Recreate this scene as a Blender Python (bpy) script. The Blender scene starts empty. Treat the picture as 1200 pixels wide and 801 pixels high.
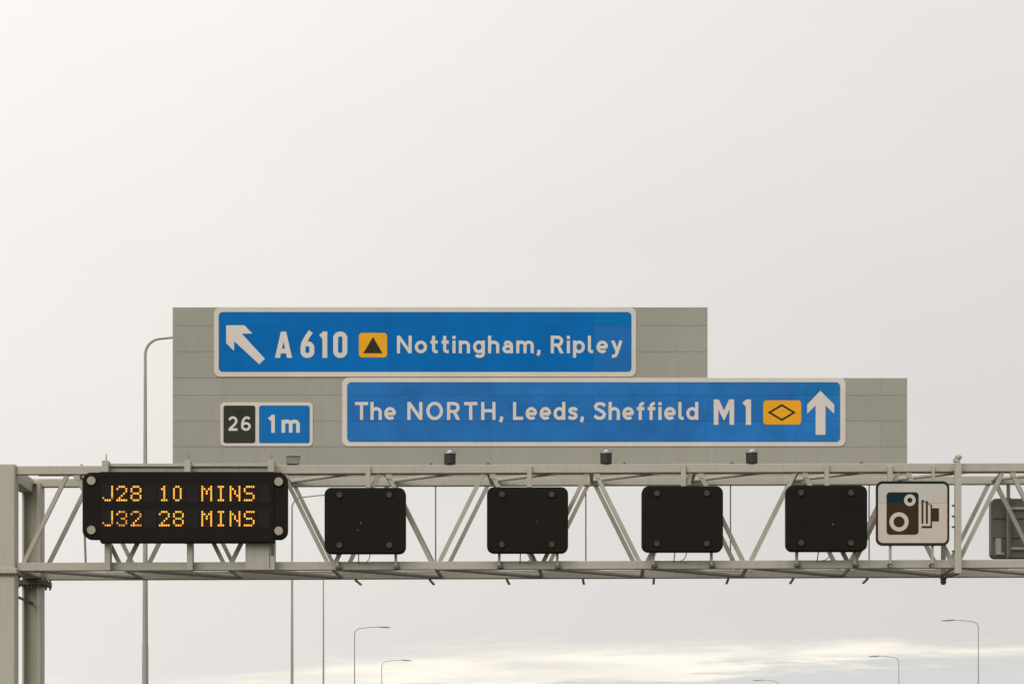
import bpy, math, random
from mathutils import Vector

random.seed(7)
S = bpy.context.scene
COL = S.collection
R = math.radians
CAM_Z, HY, F = 1.5, 960.0, 3000.0      # eye height, horizon row and focal length (photograph pixels)


def W(px, py, Y):
    """photograph pixel + real depth -> real point"""
    return Vector(((px - 600) * Y / F, Y, CAM_Z + (HY - py) * Y / F))


# ------------------------------------------------------------------ materials
def nodes_of(name):
    m = bpy.data.materials.new(name)
    m.use_nodes = True
    nt = m.node_tree
    return m, nt, nt.nodes['Principled BSDF']


def paint(name, col, rough=0.5, mottle=0.10, scale=1.2, streak=0.0, streak_col=(0.16, 0.12, 0.08), metallic=0.0,
          spec=0.5, bump=0.0, tint=False, fine=0.0):
    m, nt, b = nodes_of(name)
    N, L = nt.nodes, nt.links
    b.inputs['Roughness'].default_value = rough
    b.inputs['Metallic'].default_value = metallic
    b.inputs['Specular IOR Level'].default_value = spec
    tc = N.new('ShaderNodeTexCoord')
    geo = N.new('ShaderNodeNewGeometry')
    n1 = N.new('ShaderNodeTexNoise')
    n1.inputs['Scale'].default_value = scale
    n1.inputs['Detail'].default_value = 7
    n1.inputs['Roughness'].default_value = 0.62
    L.new(geo.outputs['Position'], n1.inputs['Vector'])
    mr = N.new('ShaderNodeMapRange')
    mr.inputs['From Min'].default_value = 0.3
    mr.inputs['From Max'].default_value = 0.7
    mr.inputs['To Min'].default_value = 1 - mottle
    mr.inputs['To Max'].default_value = 1 + mottle
    L.new(n1.outputs['Fac'], mr.inputs['Value'])
    mul = N.new('ShaderNodeVectorMath'); mul.operation = 'SCALE'
    mul.inputs[0].default_value = col
    L.new(mr.outputs['Result'], mul.inputs['Scale'])
    cur = mul.outputs['Vector']
    if tint:
        at = N.new('ShaderNodeAttribute'); at.attribute_name = 'tint'
        mm = N.new('ShaderNodeVectorMath'); mm.operation = 'MULTIPLY'
        L.new(cur, mm.inputs[0]); L.new(at.outputs['Color'], mm.inputs[1])
        cur = mm.outputs['Vector']
    if streak > 0:                                   # run-down grime: narrow vertical marks
        mp = N.new('ShaderNodeMapping'); mp.inputs['Scale'].default_value = (9, 9, 0.7)
        L.new(geo.outputs['Position'], mp.inputs['Vector'])
        n2 = N.new('ShaderNodeTexNoise'); n2.inputs['Scale'].default_value = 1.0
        n2.inputs['Detail'].default_value = 5
        L.new(mp.outputs['Vector'], n2.inputs['Vector'])
        r2 = N.new('ShaderNodeMapRange')
        r2.inputs['From Min'].default_value = 0.5; r2.inputs['From Max'].default_value = 0.75
        r2.inputs['To Max'].default_value = streak
        L.new(n2.outputs['Fac'], r2.inputs['Value'])
        mx = N.new('ShaderNodeMix'); mx.data_type = 'RGBA'
        mx.inputs[7].default_value = (*streak_col, 1)
        L.new(r2.outputs['Result'], mx.inputs[0]); L.new(cur, mx.inputs[6])
        cur = mx.outputs[2]
    L.new(cur, b.inputs['Base Color'])
    rr = N.new('ShaderNodeMapRange')
    rr.inputs['To Min'].default_value = rough * 0.85
    rr.inputs['To Max'].default_value = min(1, rough * 1.15)
    L.new(n1.outputs['Fac'], rr.inputs['Value'])
    L.new(rr.outputs['Result'], b.inputs['Roughness'])
    if bump > 0:
        n3 = N.new('ShaderNodeTexNoise'); n3.inputs['Scale'].default_value = 40
        L.new(geo.outputs['Position'], n3.inputs['Vector'])
        bp = N.new('ShaderNodeBump'); bp.inputs['Strength'].default_value = bump
        bp.inputs['Distance'].default_value = 0.01
        L.new(n3.outputs['Fac'], bp.inputs['Height'])
        L.new(bp.outputs['Normal'], b.inputs['Normal'])
    return m


def emit(name, col, strength):
    m, nt, b = nodes_of(name)
    b.inputs['Base Color'].default_value = (0.25, 0.12, 0.02, 1)
    b.inputs['Emission Color'].default_value = (*col, 1)
    at = nt.nodes.new('ShaderNodeAttribute'); at.attribute_name = 'tint'
    mm = nt.nodes.new('ShaderNodeVectorMath'); mm.operation = 'MULTIPLY'
    mm.inputs[0].default_value = col
    nt.links.new(at.outputs['Color'], mm.inputs[1]); nt.links.new(mm.outputs['Vector'], b.inputs['Emission Color'])
    b.inputs['Emission Strength'].default_value = strength
    return m


M = {}
M['steel'] = paint('gantry_paint', (0.47, 0.437, 0.368), 0.55, 0.07, 0.9, 0.16, (0.19, 0.155, 0.11))
M['steel_b'] = paint('gantry_paint_aged', (0.43, 0.40, 0.34), 0.6, 0.10, 1.3, 0.2, (0.17, 0.14, 0.10))
M['column'] = paint('column_paint', (0.465, 0.435, 0.36), 0.55, 0.05, 0.5, 0.12, (0.22, 0.19, 0.14))
M['rod'] = paint('galvanised_rod', (0.22, 0.21, 0.19), 0.5, 0.1, 2.0)
M['bolt'] = paint('weathered_bolt', (0.12, 0.10, 0.075), 0.7, 0.2, 6)
M['board'] = paint('board_sheet', (0.372, 0.362, 0.312), 0.6, 0.05, 0.55, 0.10, (0.2, 0.19, 0.15), tint=True, spec=0.12)
M['board_dark'] = paint('board_seam', (0.21, 0.205, 0.175), 0.7, 0.05, 1)
M['white'] = paint('white_sheeting', (0.70, 0.645, 0.58), 0.45, 0.05, 1.1, 0.10, (0.45, 0.39, 0.33), spec=0.12)
M['letter'] = paint('white_letter_vinyl', (0.70, 0.655, 0.60), 0.45, 0.05, 1.5, spec=0.12)
M['blue_a'] = paint('deep_blue_sheeting', (0.003, 0.158, 0.50), 0.45, 0.10, 1.1, 0.05, (0.0, 0.16, 0.42), tint=True, spec=0.04)
M['blue_b'] = paint('mid_blue_sheeting', (0.019, 0.170, 0.50), 0.45, 0.16, 1.3, 0.10, (0.03, 0.17, 0.36), tint=True, spec=0.12)
M['blue_c'] = paint('bright_blue_sheeting', (0.008, 0.168, 0.50), 0.45, 0.10, 1.5, 0.06, (0.02, 0.17, 0.38), tint=True, spec=0.06)
M['blue_seam'] = paint('blue_seam', (0.008, 0.085, 0.27), 0.6, 0.05, 1)
M['amber'] = paint('amber_sheeting', (0.86, 0.40, 0.014), 0.45, 0.06, 2, spec=0.12)
M['symbol'] = paint('dark_symbol_vinyl', (0.035, 0.027, 0.024), 0.5, 0.1, 2, spec=0.12)
M['black_sheet'] = paint('black_junction_sheeting', (0.036, 0.036, 0.025), 0.4, 0.15, 3, spec=0.12)
M['housing'] = paint('black_signal_housing', (0.0165, 0.0140, 0.0113), 0.6, 0.12, 2, spec=0.06)
M['display'] = paint('black_display_window', (0.0165, 0.0142, 0.0118), 0.6, 0.12, 2, spec=0.06)
M['cell'] = paint('led_module', (0.0205, 0.0165, 0.0165), 0.6, 0.2, 9, spec=0.1)
M['beacon_off'] = paint('unlit_amber_lens', (0.082, 0.052, 0.036), 0.7, 0.2, 12, spec=0.2)
M['beacon_pale'] = paint('pale_lantern_lens', (0.40, 0.345, 0.28), 0.6, 0.12, 12, spec=0.2)
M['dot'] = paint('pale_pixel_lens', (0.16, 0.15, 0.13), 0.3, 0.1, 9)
M['led'] = emit('amber_led', (1.0, 0.385, 0.022), 1.6)
M['lamp_dark'] = paint('dark_lamp_housing', (0.036, 0.034, 0.027), 0.55, 0.15, 5)
M['lamp_cap'] = paint('bright_lamp_cap', (0.30, 0.27, 0.255), 0.4, 0.1, 5, metallic=0.6)
M['boxgrey'] = paint('grey_metal_box', (0.17, 0.165, 0.14), 0.5, 0.12, 6)
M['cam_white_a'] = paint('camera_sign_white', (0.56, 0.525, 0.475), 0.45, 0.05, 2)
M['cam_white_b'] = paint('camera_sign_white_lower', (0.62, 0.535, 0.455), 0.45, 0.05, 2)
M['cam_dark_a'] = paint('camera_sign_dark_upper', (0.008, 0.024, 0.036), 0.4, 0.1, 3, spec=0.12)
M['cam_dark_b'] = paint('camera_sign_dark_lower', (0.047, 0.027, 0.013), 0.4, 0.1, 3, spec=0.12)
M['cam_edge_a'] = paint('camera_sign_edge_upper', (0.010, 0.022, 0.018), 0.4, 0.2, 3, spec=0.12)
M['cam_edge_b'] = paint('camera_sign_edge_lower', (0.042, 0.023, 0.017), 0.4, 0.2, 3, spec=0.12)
M['back'] = paint('grey_sign_back', (0.155, 0.148, 0.135), 0.6, 0.08, 2, 0.2, (0.1, 0.09, 0.08))
M['back_dark'] = paint('grey_sign_seam', (0.05, 0.048, 0.042), 0.7, 0.1, 2)
M['pole'] = paint('galvanised_pole', (0.40, 0.37, 0.335), 0.5, 0.12, 1.0, 0.35, (0.22, 0.16, 0.12))
M['lantern'] = paint('lantern_grey', (0.55, 0.52, 0.48), 0.45, 0.1, 2)
M['asphalt'] = paint('asphalt', (0.05, 0.05, 0.05), 0.9, 0.25, 0.7, bump=0.3)
M['line'] = paint('road_paint', (0.75, 0.74, 0.70), 0.7, 0.1, 3)
M['grass'] = paint('verge_grass', (0.06, 0.085, 0.03), 0.95, 0.4, 0.4, bump=0.6)


# ------------------------------------------------------------------ mesh builder
class MB:
    def __init__(s):
        s.v, s.f, s.smooth, s.tints = [], [], [], {}

    def add(s, verts, faces, smooth=False, tint=None):
        o = len(s.v)
        s.v += [tuple(p) for p in verts]
        for f in faces:
            s.f.append(tuple(i + o for i in f)); s.smooth.append(smooth)
            if tint is not None:
                s.tints[len(s.f) - 1] = tint
        return s

    def box(s, x0, x1, y0, y1, z0, z1, bev=0.0, slope=0.0):
        if bev <= 0:
            P = [(x, y, z + slope * x) for x in (x0, x1) for y in (y0, y1) for z in (z0, z1)]
            return s.add(P, [(0, 1, 3, 2), (4, 6, 7, 5), (0, 4, 5, 1), (2, 3, 7, 6), (0, 2, 6, 4), (1, 5, 7, 3)])
        # chamfered along the x-axis edges and ends: octagonal section with end insets
        b = bev
        sec = [(y0 + b, z0), (y1 - b, z0), (y1, z0 + b), (y1, z1 - b), (y1 - b, z1), (y0 + b, z1), (y0, z1 - b), (y0, z0 + b)]
        cy, cz = (y0 + y1) / 2, (z0 + z1) / 2
        ky, kz = 1 - 2 * b / (y1 - y0), 1 - 2 * b / (z1 - z0)
        ins = [(cy + (y - cy) * ky, cz + (z - cz) * kz) for y, z in sec]
        P = []
        for x, q in ((x0, ins), (x0 + b, sec), (x1 - b, sec), (x1, ins)):
            P += [(x, y, z + slope * x) for y, z in q]
        F_ = []
        for k in range(3):
            for i in range(8):
                j = (i + 1) % 8
                F_.append((k * 8 + i, k * 8 + j, (k + 1) * 8 + j, (k + 1) * 8 + i))
        F_.append(tuple(range(7, -1, -1))); F_.append(tuple(range(24, 32)))
        return s.add(P, F_)

    def bar(s, a, b, w, d=None, n=4, up=None, r2=None):
        """straight member a->b; n=4 gives a square tube w x d, n>4 a round tube of diameter w (r2: end diameter)"""
        a, b = Vector(a), Vector(b)
        t = (b - a).normalized()
        ref = Vector(up) if up else (Vector((0, 1, 0)) if abs(t.y) < 0.9 else Vector((0, 0, 1)))
        u = t.cross(ref).normalized(); v = u.cross(t).normalized()
        if n == 4:
            d = d or w
            sec = [(-w / 2, -d / 2), (w / 2, -d / 2), (w / 2, d / 2), (-w / 2, d / 2)]
        else:
            sec = [(w / 2 * math.cos(2 * math.pi * i / n), w / 2 * math.sin(2 * math.pi * i / n)) for i in range(n)]
        k = (r2 / w) if r2 else 1
        P = [a + u * p + v * q for p, q in sec] + [b + u * p * k + v * q * k for p, q in sec]
        m = len(sec)
        F_ = [(i, (i + 1) % m, m + (i + 1) % m, m + i) for i in range(m)]
        s.add(P, F_, smooth=(n > 4))
        return s.add(P, [tuple(range(m - 1, -1, -1)), tuple(range(m, 2 * m))])

    def tube(s, pts, r, n=8, r_end=None):
        pts = [Vector(p) for p in pts]
        P = []
        ref = Vector((0, 1, 0))
        for i, p in enumerate(pts):
            t = (pts[min(i + 1, len(pts) - 1)] - pts[max(i - 1, 0)]).normalized()
            rf = ref if abs(t.y) < 0.9 else Vector((0, 0, 1))
            u = t.cross(rf).normalized(); v = u.cross(t)
            rr = r + ((r_end - r) * i / (len(pts) - 1) if r_end else 0)
            P += [p + (u * math.cos(2 * math.pi * k / n) + v * math.sin(2 * math.pi * k / n)) * rr for k in range(n)]
        F_ = []
        for i in range(len(pts) - 1):
            for k in range(n):
                j = (k + 1) % n
                F_.append((i * n + k, i * n + j, (i + 1) * n + j, (i + 1) * n + k))
        s.add(P, F_, smooth=True)
        return s.add(P[:n] + P[-n:], [tuple(range(n - 1, -1, -1)), tuple(range(n, 2 * n))])

    def lathe(s, c, prof, n=20, axis='z', smooth=True):
        """prof: list of (radius, offset along the axis)"""
        c = Vector(c)
        P = []
        for r, h in prof:
            for k in range(n):
                a = 2 * math.pi * k / n
                q = Vector((r * math.cos(a), r * math.sin(a), h)) if axis == 'z' else Vector((r * math.cos(a), -h, r * math.sin(a)))
                P.append(c + q)
        F_ = []
        for i in range(len(prof) - 1):
            for k in range(n):
                j = (k + 1) % n
                F_.append((i * n + k, i * n + j, (i + 1) * n + j, (i + 1) * n + k))
        s.add(P, F_, smooth=smooth)
        m = len(prof)
        return s.add(P[:n] + P[-n:], [tuple(range(n - 1, -1, -1)), tuple(range(n, 2 * n))])

    def prism(s, poly, y0, y1, ch=0.0, slope=0.0):
        """outline in x,z; y0 front face, y1 back; ch = chamfer of the front rim"""
        n = len(poly)
        cx = sum(p[0] for p in poly) / n; cz = sum(p[1] for p in poly) / n
        lay = []
        if ch > 0:
            xs = [p[0] for p in poly]; zs = [p[1] for p in poly]
            kx = 1 - 2 * ch / (max(xs) - min(xs)); kz = 1 - 2 * ch / (max(zs) - min(zs))
            mx, mz = (max(xs) + min(xs)) / 2, (max(zs) + min(zs)) / 2
            lay.append((y0, [(mx + (x - mx) * kx, mz + (z - mz) * kz) for x, z in poly]))
            lay.append((y0 + ch, poly))
        else:
            lay.append((y0, poly))
        lay.append((y1, poly))
        P = []
        for y, q in lay:
            P += [(x, y, z) for x, z in q]
        F_ = []
        for k in range(len(lay) - 1):
            for i in range(n):
                j = (i + 1) % n
                F_.append((k * n + i, k * n + j, (k + 1) * n + j, (k + 1) * n + i))
        F_.append(tuple(range(n - 1, -1, -1)))
        F_.append(tuple(range((len(lay) - 1) * n, len(lay) * n)))
        return s.add(P, F_)

    def sheet(s, poly, y, tint=None):
        return s.add([(x, y, z) for x, z in poly], [tuple(range(len(poly)))], tint=tint)

    def ring(s, outer, inner, y):
        n = len(outer)
        P = [(x, y, z) for x, z in outer] + [(x, y, z) for x, z in inner]
        return s.add(P, [(i, (i + 1) % n, n + (i + 1) % n, n + i) for i in range(n)])

    def build(s, name, mat, parent=None, loc=None):
        """a mesh object; world coordinates go in, the parent's place is taken off"""
        me = bpy.data.meshes.new(name)
        root = parent
        while root is not None and root.parent is not None:
            root = root.parent
        o0 = Vector(root.location) if root is not None else (Vector(loc) if loc is not None else Vector((0, 0, 0)))
        me.from_pydata([tuple(Vector(p) - o0) for p in s.v], [], s.f)
        me.polygons.foreach_set('use_smooth', s.smooth)
        if s.tints:
            at = me.color_attributes.new('tint', 'FLOAT_COLOR', 'CORNER')
            for p in me.polygons:
                t = s.tints.get(p.index, (1, 1, 1))
                for li in p.loop_indices:
                    at.data[li].color = (*t, 1)
        me.materials.append(mat)
        me.update()
        o = bpy.data.objects.new(name, me)
        COL.objects.link(o)
        if parent is not None:
            o.parent = parent
        elif loc is not None:
            o.location = o0
        return o


def thing(name, label, cat, loc, group=None):
    o = bpy.data.objects.new(name, None)
    o.empty_display_size = 0.3
    COL.objects.link(o)
    o.location = loc
    o['label'] = label; o['category'] = cat
    if group:
        o['group'] = group
    return o


def dup(o, loc=None, label=None, parent=None):
    c = o.copy()
    COL.objects.link(c)
    if parent is not None:
        c.parent = parent
    else:
        c.location = loc; c['label'] = label
    for ch in list(o.children):
        dup(ch, parent=c)
    return c


def struct(name, mb, mat):
    o = mb.build(name, mat)
    o['kind'] = 'structure'
    return o


def rrect(x0, x1, z0, z1, r, n=6):
    P = []
    for cx, cz, a0 in ((x1 - r, z0 + r, -90), (x1 - r, z1 - r, 0), (x0 + r, z1 - r, 90), (x0 + r, z0 + r, 180)):
        for i in range(n + 1):
            a = R(a0 + 90 * i / n)
            P.append((cx + r * math.cos(a), cz + r * math.sin(a)))
    return P


def rrect_px(l, r_, t, b, rad, Y, n=6):
    a = W(l, b, Y); c = W(r_, t, Y)
    return rrect(a.x, c.x, a.z, c.z, rad * Y / F, n)


def px_poly(pts, Y):
    return [(W(x, y, Y).x, W(x, y, Y).z) for x, y in pts]


def clip(poly, x0, x1, z0, z1):
    def cut(P, f, g):
        out = []
        for i in range(len(P)):
            a, b = P[i], P[(i + 1) % len(P)]
            fa, fb = f(a), f(b)
            if fa >= 0:
                out.append(a)
            if (fa >= 0) != (fb >= 0):
                t = fa / (fa - fb)
                out.append((a[0] + (b[0] - a[0]) * t, a[1] + (b[1] - a[1]) * t))
        return out
    for f in (lambda p: p[0] - x0, lambda p: x1 - p[0], lambda p: p[1] - z0, lambda p: z1 - p[1]):
        if len(poly) < 3:
            return []
        poly = cut(poly, f, None)
    return poly


# ------------------------------------------------------------------ lettering drawn as strokes
def A(cx, cy, rx, ry, a0, a1):
    n = max(4, int(abs(a1 - a0) / 9))
    return [(cx + rx * math.cos(R(a0 + (a1 - a0) * i / n)), cy + ry * math.sin(R(a0 + (a1 - a0) * i / n))) for i in range(n + 1)]


def EL(cx, cy, rx, ry):
    return ('c', A(cx, cy, rx, ry, 0, 360)[:-1])


SW = 0.178
GL = {
    'N': (.84, [[(.09, 0), (.09, 1)], [(.75, 0), (.75, 1)], [(.10, .95), (.74, .05)]]),
    'T': (.74, [[(0, .91), (.74, .91)], [(.37, .9), (.37, 0)]]),
    'H': (.80, [[(.09, 0), (.09, 1)], [(.71, 0), (.71, 1)], [(.1, .51), (.7, .51)]]),
    'L': (.58, [[(.09, 1), (.09, .09), (.58, .09)]]),
    'O': (.94, [EL(.47, .5, .375, .42)]),
    'R': (.74, [[(.09, 0), (.09, 1)], [(.1, .91)] + A(.39, .69, .23, .22, 90, -90) + [(.1, .47)], ('p', [(.30, .46), (.53, 0), (.74, 0), (.50, .46)])]),
    'S': (.72, [[(.64, .76), (.55, .87), (.38, .915), (.21, .88), (.12, .76), (.17, .63), (.34, .545), (.52, .46), (.62, .31), (.56, .16),
                 (.39, .09), (.20, .115), (.06, .235)]]),
    'a': (.62, [[(.10, .575)] + A(.31, .43, .21, .20, 140, 0) + [(.52, 0)], [(.52, .40), (.28, .40)] + A(.28, .245, .185, .155, 90, 270) + [(.52, .12)]]),
    'd': (.68, [EL(.33, .36, .24, .27), [(.585, 0), (.585, 1)]]),
    'e': (.67, [[(.12, .345), (.60, .345)], A(.335, .36, .24, .27, -4, 315)]),
    'f': (.48, [[(.21, 0), (.21, .75)] + A(.38, .75, .17, .16, 180, 75), [(.02, .63), (.45, .63)]]),
    'g': (.68, [EL(.33, .36, .24, .27), [(.585, .72), (.585, -.02)] + A(.36, -.02, .225, .155, 0, -150)]),
    'h': (.64, [[(.09, 0), (.09, 1)], [(.09, .38)] + A(.32, .42, .23, .21, 180, 0) + [(.55, 0)]]),
    'i': (.20, [[(.10, 0), (.10, .72)], [(.10, .81), (.10, .99)]]),
    'l': (.32, [[(.09, 1), (.09, .22)] + A(.22, .22, .13, .13, 180, 270) + [(.30, .09)]]),
    'm': (1.0, [[(.09, 0), (.09, .72)], [(.09, .42)] + A(.295, .45, .205, .18, 180, 0) + [(.50, 0)], [(.50, .42)] + A(.705, .45, .205, .18, 180, 0) + [(.91, 0)]]),
    'n': (.64, [[(.09, 0), (.09, .72)], [(.09, .38)] + A(.32, .42, .23, .21, 180, 0) + [(.55, 0)]]),
    'o': (.70, [EL(.35, .36, .26, .27)]),
    'p': (.68, [[(.09, .72), (.09, -.25)], EL(.345, .36, .24, .27)]),
    's': (.58, [[(.52, .535), (.44, .61), (.30, .635), (.16, .60), (.12, .51), (.18, .425), (.30, .38), (.42, .33), (.48, .23), (.42, .125), (.28, .085),
                 (.14, .11), (.05, .19)]]),
    't': (.46, [[(.20, .99), (.20, .24)] + A(.34, .23, .14, .14, 180, 270) + [(.43, .09)], [(.02, .63), (.43, .63)]]),
    'y': (.66, [('p', [(0, .72), (.195, .72), (.42, .12), (.31, -.04)]), [(.57, .72), (.33, .0), (.26, -.13), (.17, -.165), (.06, -.165)]]),
    ',': (.20, [[(.12, .19), (.12, .03), (.05, -.12)]]),
    '1': (.34, [[(.25, 0), (.25, 1)], [(.25, .90), (.03, .74)]]),
    '2': (.68, [A(.33, .67, .235, .24, 165, -20) + [(.47, .45), (.12, .12)], [(.05, .09), (.65, .09)]]),
    '6': (.70, [EL(.355, .305, .25, .215), [(.60, .80), (.53, .88), (.42, .91), (.30, .88), (.18, .74), (.11, .52), (.105, .31)]]),
}
RW = 0.185       # tall narrow route numbers
RGL = {
    'A': (.65, [('p', [(0, 0), (.19, 0), (.41, 1), (.225, 1)]), ('p', [(.46, 0), (.65, 0), (.425, 1), (.24, 1)]), [(.16, .26), (.50, .26)]]),
    '6': (.52, [('c', A(.26, .24, .17, .15, 180, 360) + A(.26, .385, .17, .155, 0, 180)), [(.39, 1.0), (.27, .83), (.13, .58), (.095, .42), (.09, .26)]]),
    '1': (.27, [[(.18, 0), (.18, 1)], [(.16, .91), (.02, .80)]]),
    '0': (.53, [('c', A(.265, .25, .175, .16, 180, 360) + A(.265, .75, .175, .16, 0, 180))]),
    'M': (.80, [[(.09, 0), (.09, 1)], [(.71, 0), (.71, 1)], [(.115, .96), (.40, .36), (.685, .96)]]),
}


def ribbon(mb, pts, w, y, tx, closed=False):
    pts = [q for i, q in enumerate(pts) if i == 0 or abs(q[0] - pts[i - 1][0]) + abs(q[1] - pts[i - 1][1]) > 1e-5]
    n = len(pts)
    L_, R_ = [], []
    for i in range(n):
        p = Vector(pts[i])
        if closed:
            a, b = Vector(pts[i - 1]), Vector(pts[(i + 1) % n])
        else:
            a = Vector(pts[i - 1]) if i > 0 else None
            b = Vector(pts[i + 1]) if i < n - 1 else None
        d1 = (p - a).normalized() if a is not None else None
        d2 = (b - p).normalized() if b is not None else None
        d1 = d1 if d1 is not None else d2
        d2 = d2 if d2 is not None else d1
        n1 = Vector((-d1.y, d1.x)); n2 = Vector((-d2.y, d2.x))
        m = (n1 + n2)
        m = m.normalized() if m.length > 1e-6 else n1
        k = min(1 / max(m.dot(n1), 0.35), 2.2)
        L_.append(p + m * (w / 2 * k)); R_.append(p - m * (w / 2 * k))
    P = [tx(q) for q in L_] + [tx(q) for q in R_]
    F_ = []
    for i in range(n if closed else n - 1):
        j = (i + 1) % n
        F_.append((i, j, n + j, n + i))
    mb.add([(x, y, z) for x, z in P], F_)


def glyph(mb, strokes, w, x0, base, cap, Y, y, sx=1.0):
    for k, st in enumerate(strokes):
        if isinstance(st, tuple) and st[0] == 'p':
            mb.sheet([(W(x0 + q[0] * cap * sx, base - q[1] * cap, Y).x, W(x0 + q[0] * cap * sx, base - q[1] * cap, Y).z) for q in st[1]], y - 0.0007 * k)
            continue
        closed = isinstance(st, tuple)
        pts = st[1] if closed else st
        yy = y - 0.0007 * k
        def tx(q):
            p = W(x0 + q[0] * cap * sx, base - q[1] * cap, Y)
            return (p.x, p.z)
        ribbon(mb, pts, w, yy, tx, closed)


def word(mb, text, x0, x1, base, cap, Y, y, w=SW):
    tot = sum(GL[c][0] for c in text)
    gap = ((x1 - x0) / cap - tot) / max(1, len(text) - 1)
    sx = 1.0
    if gap < 0.13 or gap > 0.27:
        g = min(max(gap, 0.13), 0.27)
        sx = (x1 - x0) / cap / (tot + g * (len(text) - 1)); gap = g
    x = x0
    for c in text:
        glyph(mb, GL[c][1], w, x, base, cap, Y, y, sx)
        x += (GL[c][0] + gap) * sx * cap


# ------------------------------------------------------------------ ground, road, sky
struct('ground', MB().add([(-3000, -800, -0.05), (3000, -800, -0.05), (3000, 6000, -0.05), (-3000, 6000, -0.05)], [(0, 1, 2, 3)]), M['grass'])
road = MB().box(-9.0, 9.0, -400, 3000, -0.04, 0.0)
struct('carriageway', road, M['asphalt'])
struct('opposite_carriageway', MB().box(13.0, 25.0, -400, 3000, -0.04, 0.0), M['asphalt'])
mk = MB()
for x in (-8.2, 7.6):
    mk.box(x - 0.1, x + 0.1, -400, 3000, 0.001, 0.005)
for x in (-4.3, -0.35, 3.6):
    for k in range(-20, 120):
        mk.box(x - 0.06, x + 0.06, k * 9.0, k * 9.0 + 2.0, 0.001, 0.005)
struct('road_markings', mk, M['line'])

# ------------------------------------------------------------------ the gantry
SL = 0.0030                                  # the whole beam rises a little to the right with the road's crossfall
YF, YR, SK = 60.0, 62.25, 0.08               # front and rear truss, sideways set of the rear truss
Z_T1, Z_T0 = 9.822, 9.622                    # top chord
Z_B1, Z_B0 = 7.560, 7.365                    # bottom chord
XL, XR = -11.62, 26.2
g = thing('sign_gantry', 'long grey steel lattice gantry on paired columns carrying all the motorway signs', 'gantry', (-11.8, 61.2, 0))


def gz(x, z):
    return z + SL * x


def px_x(p):
    return (p - 600) * 0.02


for y, dx, mm in ((YF, 0, 'steel'), (YR, SK, 'steel')):
    MB().box(XL + dx, XR + dx, y, y + 0.2, Z_T0, Z_T1, 0.012, SL).build('top_chord', M[mm], g)
    MB().box(XL + dx, XR + dx, y, y + 0.2, Z_B0, Z_B1, 0.012, SL).build('bottom_chord', M[mm], g)

tops = [px_x(83 + 122 * k) for k in range(15)]
bots = [px_x(22 + 122 * k) for k in range(16)]
for y, dx in ((YF + 0.1, 0), (YR + 0.1, SK)):
    for i, tx_ in enumerate(tops):
        for sgn, bx in ((-1, bots[i]), (1, bots[i + 1])):
            a = Vector((tx_ + dx + sgn * 0.09, y, gz(tx_, Z_T0) + 0.02))
            b = Vector((bx + dx - sgn * 0.09, y, gz(bx, Z_B1) - 0.02))
            MB().bar(a, b, 0.095, 0.095).build('diagonal_brace', M['steel_b' if (i + sgn) % 3 else 'steel'], g)
    if y > YF + 1:
        continue
    # small gusset plates where the braces meet the chords, and their bolts
    for i, tx_ in enumerate(tops):
        x = tx_ + dx
        MB().prism([(x + 0.06, gz(x, Z_T0) - 0.11), (x + 0.2, gz(x, Z_T0) - 0.13), (x + 0.2, gz(x, Z_T0) + 0.004), (x + 0.06, gz(x, Z_T0) + 0.004)],
                   y - 0.012 - 0.05, y - 0.055, 0).build('gusset_plate', M['steel'], g)
for i, tx_ in enumerate(tops):
    MB().bar((tx_, YF + 0.2, gz(tx_, Z_T0) + 0.08), (tx_ + SK, YR, gz(tx_, Z_T0) + 0.08), 0.09, n=10).build('cross_member', M['steel_b'], g)
    if i < len(tops) - 1:
        MB().bar((tx_ + SK + 0.05, YR + 0.0, gz(tx_, Z_T0) + 0.12), (tops[i + 1] - 0.05, YF + 0.2, gz(tops[i + 1], Z_T0) + 0.12), 0.10,
                 n=10).build('plan_brace', M['steel'], g)
for i, bx in enumerate(bots):
    MB().bar((bx, YF + 0.2, gz(bx, Z_B0) + 0.06), (bx + SK, YR, gz(bx, Z_B0) + 0.06), 0.10, n=10).build('cross_member', M['steel_b'], g)
    if i < len(bots) - 1:
        MB().bar((bx + 0.05, YF + 0.2, gz(bx, Z_B0) + 0.06), (bots[i + 1] + SK - 0.05, YR, gz(bx, Z_B0) + 0.06), 0.12,
                 n=10).build('plan_brace', M['steel_b'], g)
# thin rods hanging from the rear chord, and the stub brackets that carry on behind it
for p in (510.5, 686.5, 856, 1018.5, 1181, 1345, 1510):
    x = (p - 600) * 62.35 / F
    MB().bar((x, YR + 0.1, gz(x, Z_T0)), (x, YR + 0.1, gz(x, Z_B1)), 0.032, n=8).build('hanger_rod', M['rod'], g)
for p in (417, 504, 594, 683, 766, 853, 929, 1016, 1270, 1356):
    x = (p - 600) * 62.4 / F
    MB().bar((x, YR + 0.05, gz(x, Z_B0) - 0.025), (x + 0.06, YR + 1.3, gz(x, Z_B0) - 0.02), 0.055, 0.035).build('stub_bracket', M['rod'], g)
MB().tube([W(88, 556, 61.9), W(95, 566, 62.05), W(97.5, 578, 62.1), W(100.5, 661, 62.1)], 0.028, 8).build('conduit', M['steel_b'], g)
# cable tray lying behind the top chord
MB().box(-11.3, 26, YF + 0.9, YF + 1.15, Z_T1 - 0.09, Z_T1 - 0.03, 0.0, SL).build('cable_tray', M['steel_b'], g)
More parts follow.
